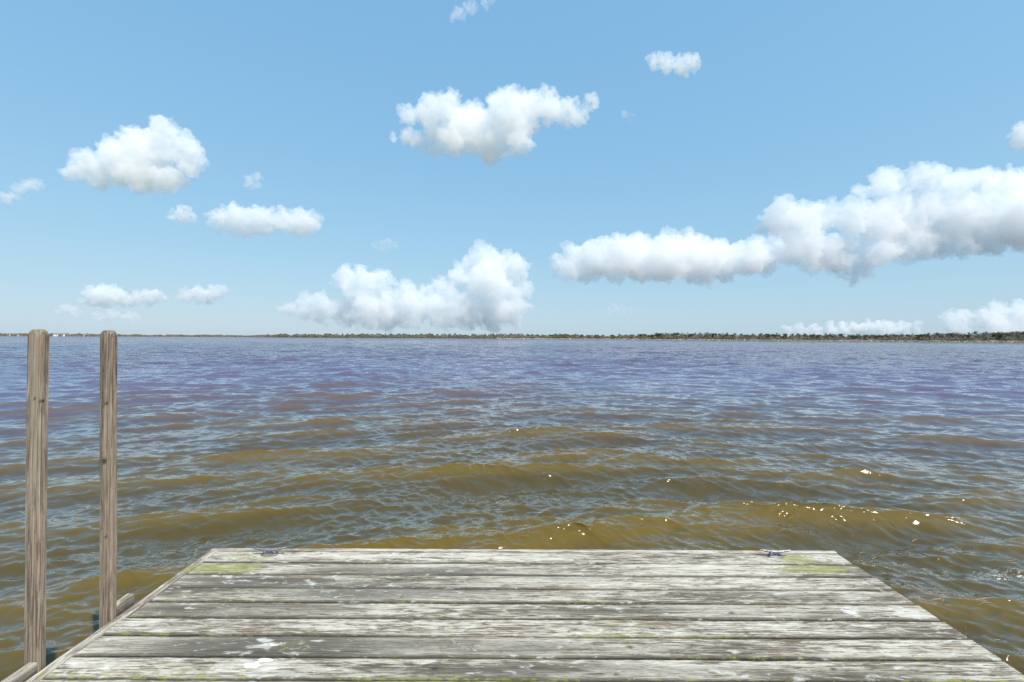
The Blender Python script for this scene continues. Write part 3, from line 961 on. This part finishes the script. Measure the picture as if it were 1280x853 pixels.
# ------------------------------------------------------------------ clouds
def cloud_mat(name, sigma, aniso=0.0):
    m = bpy.data.materials.new(name)
    m.use_nodes = True
    nt = m.node_tree
    nt.nodes.clear()
    out = nt.nodes.new("ShaderNodeOutputMaterial")
    v = nt.nodes.new("ShaderNodeVolumeScatter")
    v.inputs["Color"].default_value = rgb(1.0, 1.0, 1.0)
    v.inputs["Density"].default_value = sigma
    v.inputs["Anisotropy"].default_value = aniso
    nt.links.new(v.outputs[0], out.inputs["Volume"])
    return m

CT1 = bpy.data.textures.new("cloud_billow", "CLOUDS"); CT1.noise_scale = 18; CT1.noise_depth = 6; CT1.noise_type = "SOFT_NOISE"
CT2 = bpy.data.textures.new("cloud_wisp", "CLOUDS"); CT2.noise_scale = 6; CT2.noise_depth = 6
CT3 = bpy.data.textures.new("cloud_small", "CLOUDS"); CT3.noise_scale = 6; CT3.noise_depth = 5

def make_cloud(bl, label, sigma=0.10, small=False, dist=None, voxel=1.2, seed=1, billow=1.0, base=1.12, fac=0.52):
    r = random.Random(seed)
    bl = np.array(bl, float)
    cx = (bl[:, 0].min() + bl[:, 0].max()) / 2
    cy = (bl[:, 1].min() + bl[:, 1].max()) / 2
    el = max(6.0, hzn(cx) - cy)
    if dist is None: dist = min(20000.0, max(2200.0, 1100.0 * F / el))
    bm = bmesh.new()
    def ball(x, y, z, rad, sub=2):
        bmesh.ops.create_icosphere(bm, subdivisions=sub, radius=rad, matrix=Matrix.Translation((x, y, z)))
    for bx, by, br in bl:
        z = r.uniform(-0.5, 0.5) * br
        x, y_ = bx - cx, -(by - cy)
        ball(x, y_, z, br * base)
        if not small:
            for _ in range(int(4 * billow)):
                a = r.uniform(0, 2 * math.pi); e = r.uniform(-0.2, 1.0)
                dx, dy_, dz = math.cos(a) * math.sqrt(1 - e * e * .8), e, math.sin(a) * math.sqrt(1 - e * e * .8)
                rr = br * r.uniform(0.25, 0.45)
                ball(x + dx * br * 0.72, y_ + dy_ * br * 0.66, z + dz * br * 0.72, rr, 1)
    me = bpy.data.meshes.new("cloud_base")
    bm.to_mesh(me); bm.free()
    tmp = bpy.data.objects.new("cloud_tmp", me)
    COL.objects.link(tmp)
    m1 = tmp.modifiers.new("r", "REMESH"); m1.mode = "VOXEL"; m1.voxel_size = voxel
    d1 = tmp.modifiers.new("d", "DISPLACE"); d1.texture = CT3 if small else CT1
    d1.texture_coords = "GLOBAL"; d1.mid_level = 0.5; d1.strength = 13.0 if small else 34.0
    tmp.location = (cx * 1.7, -cy * 1.3, seed * 37.0)
    d2 = tmp.modifiers.new("d2", "DISPLACE"); d2.texture = CT2; d2.texture_coords = "GLOBAL"; d2.mid_level = 0.5
    d2.strength = 11.0 if small else 18.0
    m2 = tmp.modifiers.new("r2", "REMESH"); m2.mode = "VOXEL"; m2.voxel_size = voxel * 0.85
    dg = bpy.context.evaluated_depsgraph_get()
    dg.update()
    ev = tmp.evaluated_get(dg)
    nm = bpy.data.meshes.new_from_object(ev)
    bpy.data.objects.remove(tmp)
    n = len(nm.vertices)
    P = np.zeros(n * 3, np.float32); nm.vertices.foreach_get("co", P); P = P.reshape(-1, 3)
    s = dist / F
    # the cloud keeps its own size and thickness; its middle stands at its own distance
    c = cam_pos + (fwd + right * ((cx - 640) / F) + up * ((426.5 - cy) / F)) * dist
    R_ = np.array([right, up, -fwd]) * s
    nm.vertices.foreach_set("co", (P @ R_).astype(np.float32).ravel())
    nm.update()
    o = bpy.data.objects.new("cloud", nm)
    COL.objects.link(o)
    o.location = c
    nm.materials.clear()
    nm.materials.append(cloud_mat("cloud_vapour", sigma * fac / s))
    tag(o, label, "cloud", "clouds over the lake")
    return o

CLOUDS = [
 dict(bl=[(118,212,17),(150,202,25),(185,190,27),(208,172,16),(214,161,9),(225,190,20),(244,188,9),(185,216,21),(210,220,17),(160,220,16),(243,213,9),(126,230,8),(102,214,8)],
      label="ragged white cloud high on the left, above the two wooden posts"),
 dict(bl=[(535,137,15),(510,140,9),(560,142,20),(585,155,28),(565,178,19),(610,176,21),(635,142,24),(660,131,16),(630,118,6),(685,135,17),(710,137,13),(742,128,9),(725,148,11),(505,172,8),(493,175,5),(527,172,11),(647,183,13),(635,194,7),(545,186,11),(602,152,19),(625,163,20),(660,152,14),(650,165,12),(540,165,14)],
      label="long ragged white cloud high in the middle of the sky", sigma=0.10),
 dict(bl=[(820,75,8),(835,77,10),(850,80,10),(866,77,9),(858,87,6),(813,71,4)], label="small bright cloud high up, right of the long middle one", small=True, voxel=0.9, sigma=0.12),
 dict(bl=[(575,16,7),(588,11,7),(569,20,5),(608,3,6)], label="thin wisp of cloud at the very top edge of the sky", small=True, voxel=0.8, sigma=0.06),
 dict(bl=[(38,232,7),(28,236,6),(48,231,5),(12,244,6),(5,246,6)], label="small wispy cloud at the left edge, beside the ragged left cloud", small=True, voxel=0.8, sigma=0.085),
 dict(bl=[(270,272,11),(290,272,14),(310,276,15),(335,276,14),(355,274,14),(375,277,15),(389,277,11),(325,284,9),(262,274,6)], label="oblong white cloud just below and right of the ragged left cloud", voxel=1.1, billow=0.7),
 dict(bl=[(222,270,7),(236,270,8),(228,262,4),(215,274,4)], label="tiny cloud puff just left of the oblong cloud", small=True, voxel=0.7, sigma=0.12),
 dict(bl=[(312,228,6),(322,223,5),(318,230,5)], label="tiny wisp of cloud floating above the oblong cloud", small=True, voxel=0.7, sigma=0.07),
 dict(bl=[(125,371,13),(142,369,11),(112,375,7),(150,374,8)], label="low cloud puff above the second post, first of three in a row", small=True, voxel=0.9, sigma=0.15),
 dict(bl=[(170,374,8),(187,371,9),(203,371,6)], label="smallest low cloud puff, middle of three in a row over the left shore", small=True, voxel=0.8, sigma=0.15),
 dict(bl=[(232,369,8),(250,368,9),(268,367,9),(278,362,5),(260,374,6)], label="low cloud puff at the right end of three in a row over the left shore", small=True, voxel=0.8, sigma=0.15),
 dict(bl=[(80,388,6),(95,391,5),(140,394,6),(165,397,7),(120,396,5)], label="faint veil of cloud just above the left horizon", small=True, voxel=0.8, sigma=0.12),
 dict(bl=[(360,388,10),(380,385,13),(400,384,16),(430,385,20),(460,387,22),(490,387,23),(520,387,23),(550,387,23),(580,387,24),(610,387,24),(635,387,22),(652,382,11),
          (430,352,16),(450,351,17),(470,352,16),(485,354,10),(440,364,18),(470,367,18),(510,365,12),(530,362,10),(545,360,9),
          (580,347,17),(590,333,16),(605,328,16),(625,330,17),(643,337,15),(653,342,9),(610,352,28),(640,362,20),(560,374,17)],
      label="big piled-up cloud resting on the far shore in the middle", sigma=0.10, dist=17000, base=1.0),
 dict(bl=[(702,335,12),(722,327,19),(745,327,23),(770,326,25),(800,324,27),(830,324,28),(860,322,26),(885,324,25),(910,324,23),(935,324,22),(955,322,19),(978,312,18),(735,314,12),(692,336,6)],
      label="long low white cloud right of the middle, joining the big right cloud", sigma=0.10, dist=8000),
 dict(bl=[(975,272,21),(985,264,15),(1000,277,25),(1030,272,23),(1060,274,23),(1080,272,19),(1100,287,25),(1000,310,23),(1030,315,24),(1060,320,25),(1075,333,18),(1020,328,17),(1090,318,20),
          (1075,238,10),(1095,234,15),(1120,228,17),(1145,228,18),(1170,231,17),(1195,231,18),(1220,229,17),(1250,233,21),(1280,238,24),(1310,243,26),
          (1120,262,26),(1150,267,30),(1190,267,33),(1230,272,36),(1270,272,39),(1315,277,40),(1130,300,19),(1160,300,21),(1200,303,21),(1240,300,22),(1120,313,18)],
      label="largest cloud, wide heaped mass with grey underside on the right", sigma=0.085, dist=6000, voxel=1.4, base=0.98),
 dict(bl=[(1190,401,11),(1210,399,12),(1230,399,12),(1255,393,13),(1275,390,12),(1300,391,16),(1200,407,10),(1240,407,14),(1275,407,15)], label="white cloud bank low over the right-hand trees", voxel=1.1, billow=0.7, dist=19000),
 dict(bl=[(985,413,5),(1000,413,6),(1020,412,6),(1040,411,7),(1055,411,7),(1070,410,7),(1085,410,7),(1100,410,7),(1115,410,7),(1130,410,7),(1145,410,5)], label="thin flat strip of cloud just above the trees, left of the low right bank", small=True, voxel=0.8, sigma=0.2, dist=20000),
 dict(bl=[(1275,166,10),(1272,178,8),(1290,171,12),(1268,185,5)], label="cloud cut off by the right edge of the sky above the largest cloud", small=True, voxel=0.9, sigma=0.12),
 dict(bl=[(785,146,5),(780,143,3)], label="faintest speck of cloud, right of the long middle cloud", small=True, voxel=0.6, sigma=0.05),
 dict(bl=[(772,388,6),(763,390,4),(785,390,4)], label="faint low wisp under the long low right cloud", small=True, voxel=0.6, sigma=0.05),
 dict(bl=[(480,307,6),(470,308,4),(490,306,4)], label="faint wisp above the left hump of the piled-up cloud", small=True, voxel=0.6, sigma=0.05),
]
for i, c in enumerate(CLOUDS):
    make_cloud(seed=i + 2, **c)
